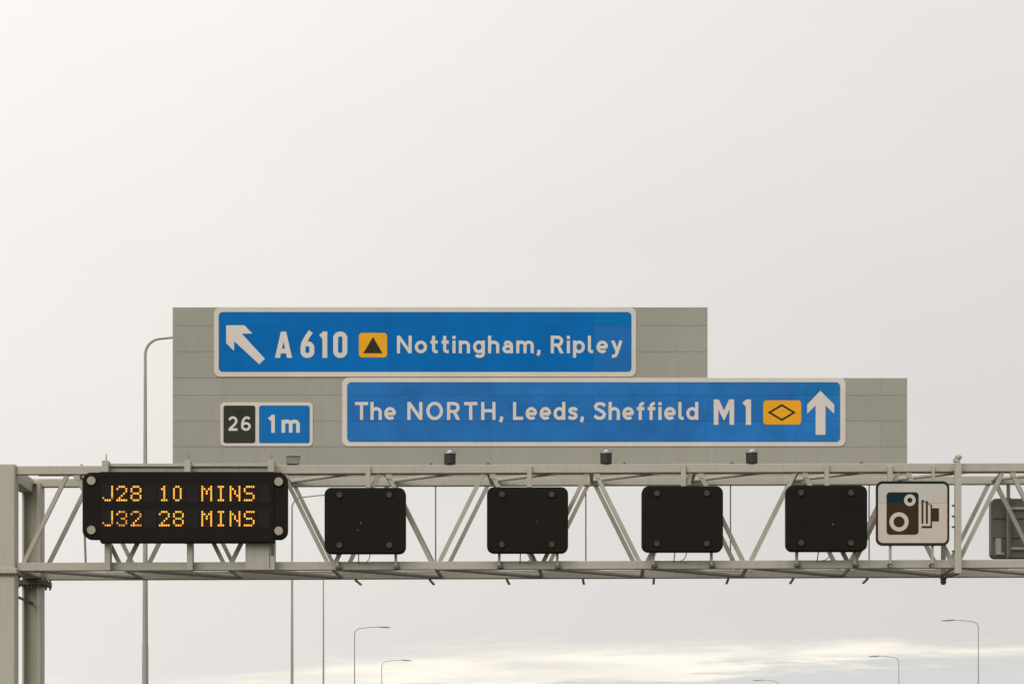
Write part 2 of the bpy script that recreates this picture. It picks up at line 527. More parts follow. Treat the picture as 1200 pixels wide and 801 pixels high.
# small clips along the top edge
for p in (95, 291, 505, 572, 732, 858, 1010):
    x = px_x(p); z = gz(x, Z_T1)
    cl = MB(); cl.box(x - 0.035, x + 0.035, YF + 0.04, YF + 0.10, z - 0.004, z + 0.035); cl.bar((x, YF + 0.07, z), (x, YF + 0.07, z + 0.06), 0.022, n=6)
    cl.build('rail_clip', M['bolt' if p > 400 else 'steel'], g)


def column(x0, x1, mirror):
    """front box column and rear H column with flanged splices, cross beams, base plates"""
    s = -1 if mirror else 1
    cx = (x0 + x1) / 2
    c = MB()
    zt = gz(cx, 9.85)
    P = rrect(x0, x1, YF - 0.13, YF + 0.33, 0.045, 3)
    zs = [0.04, gz(cx, 7.32), zt - 0.03, zt]
    V = []
    for z in zs:
        k = 1 if z < zt else 0.94
        V += [(cx + (x - cx) * k, YF + 0.1 + (y - YF - 0.1) * k, z) for x, y in P]
    n = len(P)
    F_ = [(i + a * n, (i + 1) % n + a * n, (i + 1) % n + (a + 1) * n, i + (a + 1) * n) for a in range(3) for i in range(n)]
    F_ += [tuple(range(n - 1, -1, -1)), tuple(range(3 * n, 4 * n))]
    c.add(V, F_)
    co = c.build('front_column', M['column'], g)
    z = gz(cx, 7.29)
    MB().box(x0 - 0.05, x1 + 0.05, YF - 0.19, YF + 0.39, z, z + 0.13, 0.012).build('splice_flange', M['column'], co)
    bl = MB()
    for k in range(7):
        bx = x0 - 0.01 + (x1 - x0 + 0.02) * k / 6
        for y in (YF - 0.155, YF + 0.355):
            bl.lathe((bx, y, z - 0.052), [(0.03, 0.0), (0.03, 0.055)], 6, smooth=False)
    bl.build('splice_bolts', M['bolt'], co)
    bp = MB().box(x0 - 0.2, x1 + 0.2, YF - 0.32, YF + 0.52, 0.0, 0.04, 0.006)
    bp.build('base_plate', M['bolt'], co)
    # rear column: web with two flanges
    r0, r1 = x0 + 0.19, x1 + 0.19
    y0, y1 = YR - 0.22, YR + 0.36
    h = MB()
    for (a, b) in ((r0, r0 + 0.045), (r1 - 0.085, r1)):
        h.box(a, b, y0, y1, 0.04, zt - 0.16)
    h.box(r0 + 0.046, r1 - 0.086, y0 + 0.26, y0 + 0.30, 0.04, zt - 0.17)
    ro = h.build('rear_column', M['column'], g)
    cap = MB()
    cap.lathe(((r0 + r1) / 2 + 0.02, YR + 0.1, zt - 0.16), [(0.21, 0), (0.21, 0.05), (0.17, 0.11), (0.08, 0.14)], 20)
    cap.build('column_cap', M['steel'], ro)
    z = gz(cx, 7.29)
    fl = MB(); fl.box(r0 - 0.1, r1 + 0.16, y0 - 0.14, y1 + 0.14, z - 0.07, z - 0.01, 0.01); fl.box(r0 - 0.1, r1 + 0.16, y0 - 0.14, y1 + 0.14, z - 0.006, z + 0.05, 0.01)
    fl.build('splice_flange', M['bolt'], ro)
    bl = MB()
    for k in range(7):
        bx = r0 - 0.06 + (r1 - r0 + 0.18) * k / 6
        for y in (y0 - 0.08, y1 + 0.08):
            bl.lathe((bx, y, z - 0.135), [(0.026, 0.0), (0.026, 0.25)], 6, smooth=False)
    bl.build('splice_bolts', M['bolt'], ro)
    MB().box(r0 - 0.2, r1 + 0.2, y0 - 0.2, y1 + 0.2, 0.0, 0.04, 0.006).build('base_plate', M['bolt'], ro)
    # deep box beam joining the two column heads
    MB().prism([(x0 + 0.1, 0), (x1 - 0.02, 0), (x1 - 0.02, 1), (x0 + 0.1, 1)], 0, 1)
    hb = MB()
    hb.box(x0 + 0.12, x1 - 0.015, YF + 0.33, YR - 0.02, zt - 0.37, zt - 0.05)
    hb.build('head_beam', M['steel'], g)
    MB().bar((x1 - 0.06, YF + 0.33, gz(cx, 6.80)), (x1 - 0.06, YR + 0.07, gz(cx, 6.80)), 0.05, 0.05).build('tie_strut', M['bolt'], g)
    MB().bar((x1 - 0.1, YF + 0.33, gz(cx, 7.46)), (x1 - 0.05, YR - 0.08, gz(cx, 7.46)), 0.22, 0.2).build('foot_beam', M['steel_b'], g)


column(-12.06, -11.62, False)
column(26.2, 26.68, True)

# ------------------------------------------------------------------ backing board and the big direction signs
YB = 62.5
xa, xb, xc = W(202.3, 0, YB).x, W(829.2, 0, YB).x, W(1063.2, 0, YB).x
zt, zm, zb = W(0, 359.8, YB).z, W(0, 442.6, YB).z, W(0, 566.5, YB).z
bb = thing('sign_backing_board', 'stepped grey panelled board rising above the gantry behind the three blue signs', 'sign board', ((xa + xc) / 2, YB + 0.1, zb))
seam_y = [359.8, 381.2, 411.9, 441.9, 463.0, 493.3, 523.2, 566.5]
seam_x = [202.3, 260.5, 359.2, 457, 576.5, 695.5, 794.5, 829.2, 932.5, 1031.5, 1063.2]
pan = MB()
gp = 0.004
for i in range(len(seam_y) - 1):
    for j in range(len(seam_x) - 1):
        if i < 3 and seam_x[j] >= 829:
            continue
        a = W(seam_x[j], seam_y[i + 1], YB); c = W(seam_x[j + 1], seam_y[i], YB)
        x0, x1, z0, z1 = a.x + gp * 0.35, c.x - gp * 0.35, a.z + gp, c.z - gp
        if i == 2 and seam_y[i + 1] == 441.9:
            z0 = W(0, 442.6, YB).z + gp
        if i == 3:
            z1 = W(0, 442.6, YB).z - gp
        t = 1 + random.uniform(-0.035, 0.035)
        P = [(x0, YB, z0), (x1, YB, z0), (x1, YB, z1), (x0, YB, z1), (x0, YB + 0.006, z0), (x1, YB + 0.006, z0), (x1, YB + 0.006, z1), (x0, YB + 0.006, z1)]
        pan.add(P, [(0, 1, 2, 3), (0, 4, 5, 1), (1, 5, 6, 2), (2, 6, 7, 3), (3, 7, 4, 0)], tint=(t, t, t * random.uniform(0.98, 1.02)))
pan.build('panels', M['board'], bb)
bk = MB()
bk.box(xa + 0.002, xb - 0.002, YB + 0.008, YB + 0.05, zm + 0.002, zt - 0.002); bk.box(xa + 0.002, xc - 0.002, YB + 0.008, YB + 0.05, zb + 0.002, zm - 0.002)
bk.build('backing_sheet', M['board_dark'], bb)
for p in (250, 400, 560, 715, 800, 960, 1040):
    x = W(p, 0, YB + 0.1).x
    MB().box(x - 0.05, x + 0.05, YB + 0.055, YB + 0.16, zb, (zt if p < 829 else zm) - 0.08).build('stiffener', M['steel_b'], bb)

YS = 62.478


def blue_face(l, r_, t, b, rad, mat, root, amp, special=None):
    """coloured face made of separate sheets whose butt joints show as fine lines"""
    out = rrect_px(l, r_, t, b, rad, YS)
    seam = MB().sheet(out, YS - 0.004)
    f = MB()
    ys = [t] + [y for y in seam_y if t + 1 < y < b - 1] + [b]
    xs = [l] + [x for x in seam_x if l + 1 < x < r_ - 1] + [r_]
    for i in range(len(ys) - 1):
        for j in range(len(xs) - 1):
            a = W(xs[j], ys[i + 1], YS); c = W(xs[j + 1], ys[i], YS)
            e = 0.0035
            P = clip(out, a.x + e * 0.6, c.x - e * 0.6, a.z + e, c.z - e)
            if len(P) < 3:
                continue
            k = 1 + random.uniform(-amp, amp)
            tint = (k, k, k)
            if special and special(xs[j], ys[i]):
                tint = special(xs[j], ys[i])
            f.sheet(P, YS - 0.008, tint)
    face = f.build('face_sheet', mat, root)
    seam.build('joint', M['blue_seam'], face)
    return face


def sign_plate(l, r_, t, b, rad, root):
    return MB().prism(rrect_px(l, r_, t, b, rad, YS), YS, YB - 0.004, 0.004).build('white_border', M['white'], root)


# A610 sign
sg = thing('direction_sign', 'uppermost blue sign reading A610 Nottingham, Ripley with an arrow pointing up and left', 'road sign',
           tuple(W(498, 441, YS)), 'blue direction signs on the grey board')
sign_plate(250.8, 745.4, 360.4, 441.2, 7, sg)
blue_face(256.3, 740, 365.4, 435.4, 5, M['blue_a'], sg, 0.05,
          lambda x, y: ((6.0, 1.04, 0.97) if x > 690 and y > 370 else ((1.0, 1.12, 0.98) if x > 690 else None)))
YL = YS - 0.013
am = MB()
c1 = lambda pts: [(190 + x / 3.636, 345 + y / 3.636) for x, y in pts]
for k, P in enumerate(([(273, 131), (351, 131), (384, 166), (340, 167), (308, 200), (306, 240), (273, 207)],
                       [(334, 161), (438, 274), (414, 297), (302, 194)])):
    am.sheet(px_poly(c1(P), YS), YL - 0.0008 * k)
am.build('arrow', M['letter'], sg)
rt = MB()
for ch, x0 in (('A', 322.3), ('6', 352.3), ('1', 375.2), ('0', 390.6)):
    glyph(rt, RGL[ch][1], RW, x0, 419.2, 30.8, YS, YL)
rt.build('route_number', M['letter'], sg)
pt = MB().sheet(rrect_px(420.6, 453.6, 390.0, 418.6, 4, YS), YL).build('symbol_patch', M['amber'], sg)
MB().sheet(px_poly([(425.7, 413.8), (448.3, 413.8), (437.2, 394.6)], YS), YL - 0.004).build('triangle_symbol', M['symbol'], pt)
for txt, xa_, xb_ in (('Nottingham,', 465.2, 633.2), ('Ripley', 645.4, 729.6)):
    lg = MB()
    word(lg, txt, xa_, xb_, 413.8, 20.6, YS, YL)
    lg.build('place_legend', M['letter'], sg)

# The NORTH sign
sg2 = thing('direction_sign', 'blue sign reading The NORTH, Leeds, Sheffield M1 with an arrow pointing straight up', 'road sign',
            tuple(W(696, 522, YS)), 'blue direction signs on the grey board')
sign_plate(401, 991, 442.4, 522.6, 7, sg2)
blue_face(406.8, 984.5, 447.5, 517.4, 5, M['blue_b'], sg2, 0.07,
          lambda x, y: ((0.5, 1.09, 0.96) if x > 930 and y < 455 else None))
rt = MB()
glyph(rt, RGL['M'][1], RW, 836.4, 497.6, 29.8, YS, YL)
glyph(rt, RGL['1'][1], RW, 871.0, 497.6, 29.8, YS, YL, 1.12)
rt.build('route_number', M['letter'], sg2)
for txt, xa_, xb_ in (('The', 416, 464.2), ('NORTH,', 477.4, 589.4), ('Leeds,', 601.2, 684.0), ('Sheffield', 695.4, 818.4)):
    lg = MB()
    word(lg, txt, xa_, xb_, 491.8, 21, YS, YL)
    lg.build('place_legend', M['letter'], sg2)
pt = MB().sheet(rrect_px(894.4, 938.8, 468.9, 497.2, 4, YS), YL).build('symbol_patch', M['amber'], sg2)
dm = MB()
o_, i_ = [(899.4, 483.1), (916.1, 473.2), (932.7, 483.1), (916.1, 493.0)], [(903.6, 483.1), (916.1, 475.8), (928.5, 483.1), (916.1, 490.4)]
dm.ring(px_poly(o_, YS), px_poly(i_, YS), YL - 0.004)
dm.build('diamond_symbol', M['symbol'], pt)
c3 = lambda pts: [(780 + x / 3.636, 345 + y / 3.636) for x, y in pts]
am = MB()
for k, P in enumerate(([(659, 410), (718, 468), (718, 508), (681, 472), (639, 472), (603, 508), (603, 468)],
                       [(639, 462), (681, 462), (681, 597), (639, 597)])):
    am.sheet(px_poly(c3(P), YS), YL - 0.0008 * k)
am.build('arrow', M['letter'], sg2)

# junction sign
sg3 = thing('junction_sign', 'small junction sign with 26 on black beside 1m on blue', 'road sign', tuple(W(312, 522, YS)))
sign_plate(258.2, 366.6, 471.2, 522.5, 5, sg3)
bp_ = MB().sheet(rrect_px(261.9, 299.2, 474.9, 518.8, 2.6, YS), YS - 0.008).build('black_panel', M['black_sheet'], sg3)
lg = MB()
word(lg, '26', 267.2, 294.2, 504.6, 17.2, YS, YL, 0.165)
lg.build('junction_number', M['letter'], bp_)
bf = blue_face(303.6, 362.9, 474.9, 518.8, 2.6, M['blue_c'], sg3, 0.06)
lg = MB()
glyph(lg, GL['1'][1], 0.2, 314.8, 506.8, 21, YS, YL)
glyph(lg, GL['m'][1], 0.2, 330.2, 506.8, 21, YS, YL)
lg.build('distance_legend', M['letter'], bf)

# ------------------------------------------------------------------ LED message sign
YM = 59.45
ms = thing('message_sign', 'wide black electronic sign showing amber travel times J28 10 MINS and J32 28 MINS', 'message sign', tuple(W(217, 635, YM)))
MB().prism(rrect_px(117, 321.5, 552.3, 634.8, 1.2, YM, 3), YM, YM + 0.33, 0.015).build('display_housing', M['housing'], ms)
for l, r_ in ((96.4, 119), (319.5, 336.6)):
    t, b = 553.0, 631.0
    a = W(l, b, YM); c = W(r_, t, YM); rad = 10 * YM / F
    P = rrect(a.x, c.x, a.z, c.z, rad)
    left = l < 200
    P = [((c.x if x > (a.x + c.x) / 2 else x) if left else (a.x if x < (a.x + c.x) / 2 else x), z) for x, z in P]
    # square the inner corners
    mid = (a.x + c.x) / 2
    Q = []
    for x, z in P:
        inner = (x > mid) if left else (x < mid)
        if inner:
            z = a.z if z < (a.z + c.z) / 2 else c.z
        q = (x, z)
        if not Q or (abs(Q[-1][0] - q[0]) + abs(Q[-1][1] - q[1])) > 1e-6:
            Q.append(q)
    MB().prism(Q, YM + 0.02, YM + 0.28, 0.012).build('lantern_wing', M['housing'], ms)
MB().sheet(rrect_px(118.5, 320, 556.5, 631.5, 1, YM, 3), YM - 0.003).build('display_window', M['display'], ms)
for x, y in ((107, 562.8), (107, 620.6), (326.6, 564), (326.6, 621.6)):
    p = W(x, y, YM)
    b_ = MB().lathe((p.x, YM + 0.02, p.z), [(0.125, 0), (0.125, 0.025), (0.105, 0.03)], 24, 'y').build('beacon_bezel', M['housing'], ms)
    MB().lathe((p.x, YM + 0.02, p.z), [(0.1, 0.029), (0.099, 0.036), (0.07, 0.037), (0.03, 0.038)], 24, 'y', False).build('beacon_lens', M['beacon_pale'], b_)
FONT = {
    'J': ['00010', '00010', '00010', '00010', '00010', '10010', '01100'],
    '2': ['01110', '10001', '00001', '00010', '00100', '01000', '11111'],
    '8': ['01110', '10001', '10001', '01110', '10001', '10001', '01110'],
    '3': ['01110', '10001', '00001', '00110', '00001', '10001', '01110'],
    '1': ['00100', '01100', '00100', '00100', '00100', '00100', '01110'],
    '0': ['01110', '01010', '01010', '01010', '01010', '01010', '01110'],
    'M': ['10001', '11011', '10101', '10101', '10001', '10001', '10001'],
    'I': ['01110', '00100', '00100', '00100', '00100', '00100', '01110'],
    'N': ['10001', '11001', '10101', '10101', '10011', '10001', '10001'],
    'S': ['01111', '10000', '10000', '01110', '00001', '00001', '11110'],
}
FONT['J'] = ['00001', '00001', '00001', '00001', '00001', '10001', '01110']
FONT['0'] = ['01100', '10010', '10010', '10010', '10010', '10010', '01100']
PITCH, SLOT = 2.62, 16.58
for row, (txt, y0, dim) in enumerate((('J28 10 MINS ', 570.0, ''), ('J32 28 MINS ', 599.4, '01'))):
    on, cells = MB(), MB()
    for k, ch in enumerate(txt):
        x0 = 121.0 + k * SLOT
        cells.sheet(rrect_px(x0 - 1.9, x0 + 12.4, y0 - 2.2, y0 + 17.9, 0.6, YM, 2), YM - 0.006)
        if ch == ' ':
            continue
        for r_ in range(7):
            for c_ in range(5):
                if FONT[ch][r_][c_] != '1':
                    continue
                px, py = x0 + c_ * PITCH, y0 + r_ * PITCH
                p = W(px, py, YM)
                rr = 0.0212
                bright = random.uniform(0.85, 1.1)
                if (row == 1 and k in (0, 1) and random.random() < (0.85 if k == 1 else 0.45)) or (row == 1 and k == 2 and random.random() < 0.35) \
                        or (row == 0 and k == 0 and random.random() < 0.25):
                    bright = random.uniform(0.4, 0.6)
                # twin diodes per dot: an upright oval
                on.sheet([(p.x + rr * math.cos(2 * math.pi * i / 10), p.z + rr * 1.08 * math.sin(2 * math.pi * i / 10)) for i in range(10)], YM - 0.010,
                         (bright, bright * (0.9 if bright < 0.65 else 1), bright))
    ro = cells.build('module_row', M['cell'], ms)
    on.build('led_text', M['led'], ro)
# top rail, three brackets with pins, feet and the control cabinet below
a = W(122, 551.5, 59.8); c = W(320, 542.6, 59.8)
MB().box(a.x, c.x, 59.80, 59.95, c.z - 0.075, c.z, 0.008).build('top_rail', M['steel'], ms)
MB().box(a.x, c.x, 59.88, 59.96, a.z - 0.02, c.z - 0.085, 0.006).build('lower_rail', M['steel_b'], ms)
for p in (123.2, 219.6, 317.6):
    q = W(p, 539, 59.7)
    br = MB().box(q.x - 0.075, q.x + 0.075, 59.68, 60.1, W(p, 553.5, 59.7).z, q.z, 0.01)
    bo = br.build('bracket', M['steel'], ms)
    MB().bar((q.x + 0.01, 59.8, q.z - 0.02), (q.x + 0.01, 59.8, q.z + 0.165), 0.032, n=8, r2=0.02).build('pin', M['rod'], bo)
for p in (126, 222.5):
    q = W(p, 633, 59.75)
    MB().box(q.x - 0.068, q.x + 0.068, 59.72, 59.99, W(p, 668, 59.75).z, q.z, 0.01).build('foot_post', M['steel_b'], ms)
for p in (121.5, 218.5, 318.5):
    q = W(p, 634, 59.6)
    MB().box(q.x - 0.05, q.x + 0.05, 59.5, 59.7, q.z - 0.05, q.z + 0.02, 0.006).build('catch', M['bolt'], ms)
a = W(287.5, 667.5, 59.7); c = W(322, 632, 59.7)
cb = MB().box(a.x, c.x, 59.7, 59.98, a.z, c.z, 0.012).build('control_cabinet', M['steel_b'], ms)
MB().box(a.x + 0.56, a.x + 0.575, 59.69, 59.7 - 0.001, a.z + 0.05, c.z - 0.05).build('door_edge', M['bolt'], cb)
MB().box(a.x + 0.60, a.x + 0.66, 59.66, 59.699, a.z + 0.34, a.z + 0.55, 0.008).build('hinge', M['bolt'], cb)

# ------------------------------------------------------------------ lane signals
YA = 59.55


def lane_signal(l, t, label):
    Wd, Ht = 95.2, 77.0
    cxp = l + Wd / 2
    o = thing('lane_signal', label, 'lane signal', tuple(W(cxp, t + Ht, YA)), 'blank lane signals along the gantry')
    MB().prism(rrect_px(l, l + Wd, t, t + Ht, 8, YA), YA, YA + 0.26, 0.02).build('housing', M['housing'], o)
    MB().sheet(rrect_px(l + 24, l + Wd - 24, t + 12, t + Ht - 12, 2, YA, 3), YA - 0.003).build('display_window', M['display'], o)
    for dx in (17.6, Wd - 19.2):
        for dy in (8.8, Ht - 19.9 + 10.5):
            p = W(l + dx, t + dy, YA)
            b_ = MB().lathe((p.x, YA, p.z), [(0.085, 0), (0.085, 0.02), (0.07, 0.026)], 20, 'y').build('beacon_bezel', M['housing'], o)
            MB().lathe((p.x, YA, p.z), [(0.068, 0.025), (0.066, 0.031), (0.04, 0.032), (0.015, 0.033)], 20, 'y', False).build('beacon_lens', M['beacon_off'], b_)
    # hanger above, two feet below
    q0, q1 = W(cxp + 3.4, t + 6, 59.9), W(cxp + 3.4, t - 25.5, 59.9)
    MB().box(q0.x - 0.055, q0.x + 0.055, 59.90, 59.996, q0.z, q1.z, 0.008).build('hanger', M['steel'], o)
    for dx in (-32, 36):
        q = W(cxp + dx, t + Ht - 3, 59.9)
        zb_ = W(0, t + Ht + 17, 59.9).z
        f_ = MB().box(q.x - 0.03, q.x + 0.03, 59.84, 59.995, zb_, q.z, 0.006).build('foot_post', M['steel_b'], o)
        MB().box(q.x - 0.045, q.x + 0.09, 59.80, 59.99, zb_ - 0.03, zb_ + 0.035, 0.006).build('foot_clamp', M['bolt'], f_)
    # cables that drop from the casing to the chord
    a = W(cxp - 7.5, t + Ht - 2, 59.75); b = W(cxp - 7.5, t + Ht + 12, 59.97)
    MB().tube([a, a.lerp(b, 0.5), b], 0.012, 6).build('cable', M['bolt'], o)
    a = W(cxp + 6, t + Ht - 2, 59.75)
    MB().tube([a, W(cxp + 5.6, t + Ht + 4, 59.76), W(cxp + 4, t + Ht + 8, 59.8), W(cxp + 1, t + Ht + 10.5, 59.9), W(cxp - 3, t + Ht + 11.5, 59.98)], 0.011,
              6).build('cable', M['steel'], o)
    return o


first = lane_signal(380.2, 570.9, 'blank black lane signal nearest the message sign, between two zigzag braces')
base = Vector(first.location)
sig = [first]
for l, t, lab in ((570.6, 570.2, 'blank black lane signal hung under the word Leeds'),
                  (752.2, 569.0, 'blank black lane signal hung under the word Sheffield'),
                  (921.2, 568.3, 'blank black lane signal right beside the white speed camera sign')):
    sig.append(dup(first, tuple(base + (W(l, t, YA) - W(380.2, 570.9, YA))), lab))
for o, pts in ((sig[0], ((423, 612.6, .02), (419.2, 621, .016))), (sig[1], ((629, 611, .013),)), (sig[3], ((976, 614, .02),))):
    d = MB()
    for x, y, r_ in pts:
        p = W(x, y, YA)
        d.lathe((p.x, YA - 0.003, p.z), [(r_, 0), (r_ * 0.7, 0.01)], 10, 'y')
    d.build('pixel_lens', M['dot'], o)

# ------------------------------------------------------------------ speed camera sign
YC = 59.7
cs = thing('speed_camera_sign', 'white square sign with a dark outline and an old bellows camera pictogram', 'road sign', tuple(W(1069.8, 639, YC)))
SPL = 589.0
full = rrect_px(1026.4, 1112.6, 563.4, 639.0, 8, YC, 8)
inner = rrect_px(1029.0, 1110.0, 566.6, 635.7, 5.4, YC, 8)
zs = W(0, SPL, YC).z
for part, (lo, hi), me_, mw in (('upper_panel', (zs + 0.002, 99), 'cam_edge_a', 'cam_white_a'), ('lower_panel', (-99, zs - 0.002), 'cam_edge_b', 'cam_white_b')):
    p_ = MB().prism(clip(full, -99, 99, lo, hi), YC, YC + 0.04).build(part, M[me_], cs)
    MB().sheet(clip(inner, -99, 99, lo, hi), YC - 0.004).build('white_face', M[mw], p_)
c7 = lambda x, y: (1005 + x / 8.008, 550 + y / 8.008)
pic_a, pic_b, pic_w = MB(), MB(), MB()
body = rrect_px(*[v for v in (c7(271, 0)[0], c7(572, 0)[0], c7(0, 211)[1], c7(0, 609)[1])], 4, YC)
pic_a.sheet(clip(body, -99, 99, zs, 99), YC - 0.008); pic_b.sheet(clip(body, -99, 99, -99, zs), YC - 0.008)
for x0, x1, y0, y1 in ((599, 617, 281, 505), (640, 659, 292, 505), (684, 698, 327, 548), (600, 690, 528, 548), (698, 763, 361, 485), (575, 580, 262, 480)):
    if x0 == 575:
        continue
    pic_b.sheet(px_poly([c7(x0, y1), c7(x1, y1), c7(x1, y0), c7(x0, y0 + (4 if x1 - x0 < 40 and x0 < 670 else 0))], YC), YC - 0.008)
# slanting upper edge of the bellows
pic_b.sheet(px_poly([c7(617, 298), c7(684, 334), c7(684, 326), c7(617, 288)], YC), YC - 0.0085)


def circ(cx, cy, r_):
    x, y = c7(cx, cy)
    rr = r_ / 8.008
    return px_poly([(x + rr * math.cos(2 * math.pi * i / 32), y - rr * math.sin(2 * math.pi * i / 32)) for i in range(32)], YC)


pic_w.ring(circ(490, 286, 55), circ(490, 286, 24), YC - 0.012)
pic_w.ring(circ(388, 489, 90), circ(388, 489, 52), YC - 0.012)
pa = pic_a.build('pictogram_top', M['cam_dark_a'], cs)
pb = pic_b.build('pictogram', M['cam_dark_b'], cs)
pic_w.build('lens_rings', M['cam_white_b'], pb)
for p in (1043.2, 1094):
    q = W(p, 545, 59.9)
    MB().box(q.x - 0.06 if p < 1050 else q.x - 0.03, q.x + 0.06 if p < 1050 else q.x + 0.03, 59.9, 59.995, W(p, 570, 59.9).z, q.z, 0.008).build('hanger', M['steel'], cs)
for p in (1043.2, 1092.5):
    q = W(p, 600, 59.78)
    f_ = MB().box(q.x - 0.03, q.x + 0.03, 59.745, 59.80, W(p, 664, 59.78).z, q.z, 0.006).build('foot_post', M['steel_b'], cs)
    z = W(p, 661, 59.78).z
    MB().box(q.x - 0.04, q.x + 0.04, 59.74, 59.995, z - 0.03, z + 0.03, 0.006).build('foot_clamp', M['bolt'], f_)

# ------------------------------------------------------------------ upright pole with steps beside the camera sign
YP = 59.8
up = thing('clamped_pole', 'pale upright pole clamped to both chords right of the speed camera sign', 'pole', tuple(W(1122.3, 672, YP)))
a, b = W(1122.3, 671.5, YP), W(1122.6, 543, YP)
MB().bar(a, b, 0.15, 0.13, up=(0, 1, 0)).build('shaft', M['steel'], up)
nk = MB(); nk.bar(b, W(1123, 537, YP), 0.1, n=10); nk.lathe(W(1123, 537.5, YP), [(0.065, 0), (0.085, 0.03), (0.08, 0.07), (0.04, 0.1)], 12)
q = W(1119.6, 539, YP); nk.box(q.x - 0.05, q.x + 0.07, YP - 0.05, YP + 0.05, q.z - 0.05, q.z + 0.05, 0.01)
nk.build('head', M['steel'], up)
for y in (592, 604.6, 617, 645.5):
    q = W(1118.6, y, YP)
    MB().box(q.x - 0.06, q.x + 0.01, YP - 0.04, YP + 0.04, q.z - 0.018, q.z + 0.018).build('step_bolt', M['bolt'], up)
for y in (548.5, 662):
    q = W(1122.3, y, YP)
    MB().box(q.x - 0.105, q.x + 0.105, YP + 0.066, YP + 0.196, q.z - 0.05, q.z + 0.05, 0.008).build('clamp', M['steel_b'], up)
a = W(1122, 671, YP); b = W(1106.5, 675.5, 61.2)
MB().bar(a, b, 0.09, 0.07).build('foot_arm', M['bolt'], up)
lo = MB(); q = W(1105.5, 676, 61.2)
lo.lathe(q, [(0.05, 0.10), (0.075, 0.05), (0.085, -0.03), (0.06, -0.07), (0.075, -0.11), (0.055, -0.16), (0.02, -0.18)], 14)
lo.build('cable_gland', M['bolt'], up)
MB().bar(W(1105.5, 674, 61.2), W(1105.5, 640, 61.2), 0.12, n=10).build('rear_conduit', M['steel_b'], up)

# ------------------------------------------------------------------ sign lights standing on the top chord
def sign_light(p, label):
    x = px_x(p) + 0.002
    z = gz(x, Z_T1)
    o = thing('sign_light', label, 'floodlight', (x, YF + 0.1, z), 'dark lamps along the top chord')
    prof = [(0.12, 0.0), (0.125, 0.02)]
    for k in range(7):
        h = 0.03 + k * 0.031
        prof += [(0.132, h), (0.138, h + 0.006), (0.138, h + 0.018), (0.132, h + 0.024)]
    MB().lathe((x, YF + 0.1, z), prof, 24, smooth=False).build('ribbed_body', M['lamp_dark'], o)
    MB().lathe((x, YF + 0.1, z), [(0.15, 0.252), (0.152, 0.262), (0.145, 0.29), (0.12, 0.318), (0.08, 0.337), (0.03, 0.345)], 24).build('bright_cap', M['lamp_cap'], o)
    MB().lathe((x, YF + 0.0, z + 0.285), [(0.062, 0.0), (0.06, 0.02), (0.045, 0.042), (0.02, 0.052)], 14).build('painted_glint', M['letter'], o)  # small white dome standing in for the glint on the cap
    MB().box(x + 0.13, x + 0.165, YF + 0.06, YF + 0.14, z + 0.001, z + 0.05, 0.005).build('fixing_lug', M['steel'], o)
    return o


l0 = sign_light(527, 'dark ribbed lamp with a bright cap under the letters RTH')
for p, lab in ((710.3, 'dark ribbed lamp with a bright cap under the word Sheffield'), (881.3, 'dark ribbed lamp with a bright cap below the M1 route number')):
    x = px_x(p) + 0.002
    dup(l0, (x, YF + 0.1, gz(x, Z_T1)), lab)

x = px_x(342.8); z = gz(x, Z_T1)
jb = thing('floodlight_box', 'small tilted grey metal box on the top chord below the 1m sign', 'floodlight', (x, YF + 0.1, z))
jm = MB()
P = [(x - 0.15, YF + 0.0, z + 0.04), (x + 0.13, YF + 0.0, z + 0.03), (x + 0.13, YF + 0.22, z + 0.04), (x - 0.15, YF + 0.22, z + 0.05),
     (x - 0.145, YF + 0.04, z + 0.21), (x + 0.155, YF + 0.04, z + 0.195), (x + 0.155, YF + 0.24, z + 0.20), (x - 0.145, YF + 0.24, z + 0.215)]
jm.add(P, [(3, 2, 1, 0), (4, 5, 6, 7), (0, 1, 5, 4), (1, 2, 6, 5), (2, 3, 7, 6), (3, 0, 4, 7)])
jm.build('case', M['boxgrey'], jb)
MB().box(x - 0.155, x + 0.165, YF + 0.01, YF + 0.26, z + 0.218, z + 0.232).build('lid', M['steel_b'], jb)
MB().box(x - 0.13, x + 0.10, YF + 0.03, YF + 0.2, z, z + 0.029).build('foot', M['bolt'], jb)

# ------------------------------------------------------------------ back of a sign facing the other way
YK = 62.75
sb = thing('rear_message_sign', 'grey ribbed back of a sign facing away at the far right, seen through the lattice', 'sign back', tuple(W(1213, 653, YK)))
MB().prism(rrect_px(1161.6, 1262, 583.6, 653.5, 6, YK), YK, YK + 0.3, 0.02).build('casing', M['back'], sb)
sm = MB()
for y in (607.5, 630.2):
    a, b = W(1163.5, y + 0.9, YK), W(1260, y - 0.6, YK)
    sm.box(a.x, b.x, YK - 0.012, YK - 0.002, a.z, b.z)
sm.build('seam_strip', M['back_dark'], sb)
for y, h in ((595.6, 1.6), (642.6, 1.6)):
    a, b = W(1184, y + h, YK), W(1260, y - h, YK)
    MB().box(a.x, b.x, YK - 0.07, YK - 0.015, a.z, b.z, 0.006).build('stiffening_rail', M['steel_b'], sb)
a, b = W(1178, 653, YK), W(1184, 583.5, YK)
MB().box(a.x, b.x, YK - 0.11, YK - 0.02, a.z, b.z, 0.008).build('mounting_post', M['back'], sb)
q = W(0, 575, YK)
MB().box(a.x + 0.02, b.x - 0.02, YK - 0.09, YK - 0.03, b.z, W(0, 566, YK).z, 0.006).build('hanger', M['steel_b'], sb)
a, b = W(1166.3, 650, YK), W(1176.6, 630.8, YK)
MB().box(a.x, a.x + 0.13, YK - 0.10, YK - 0.003, a.z, b.z, 0.006).build('pale_bracket', M['steel'], sb)
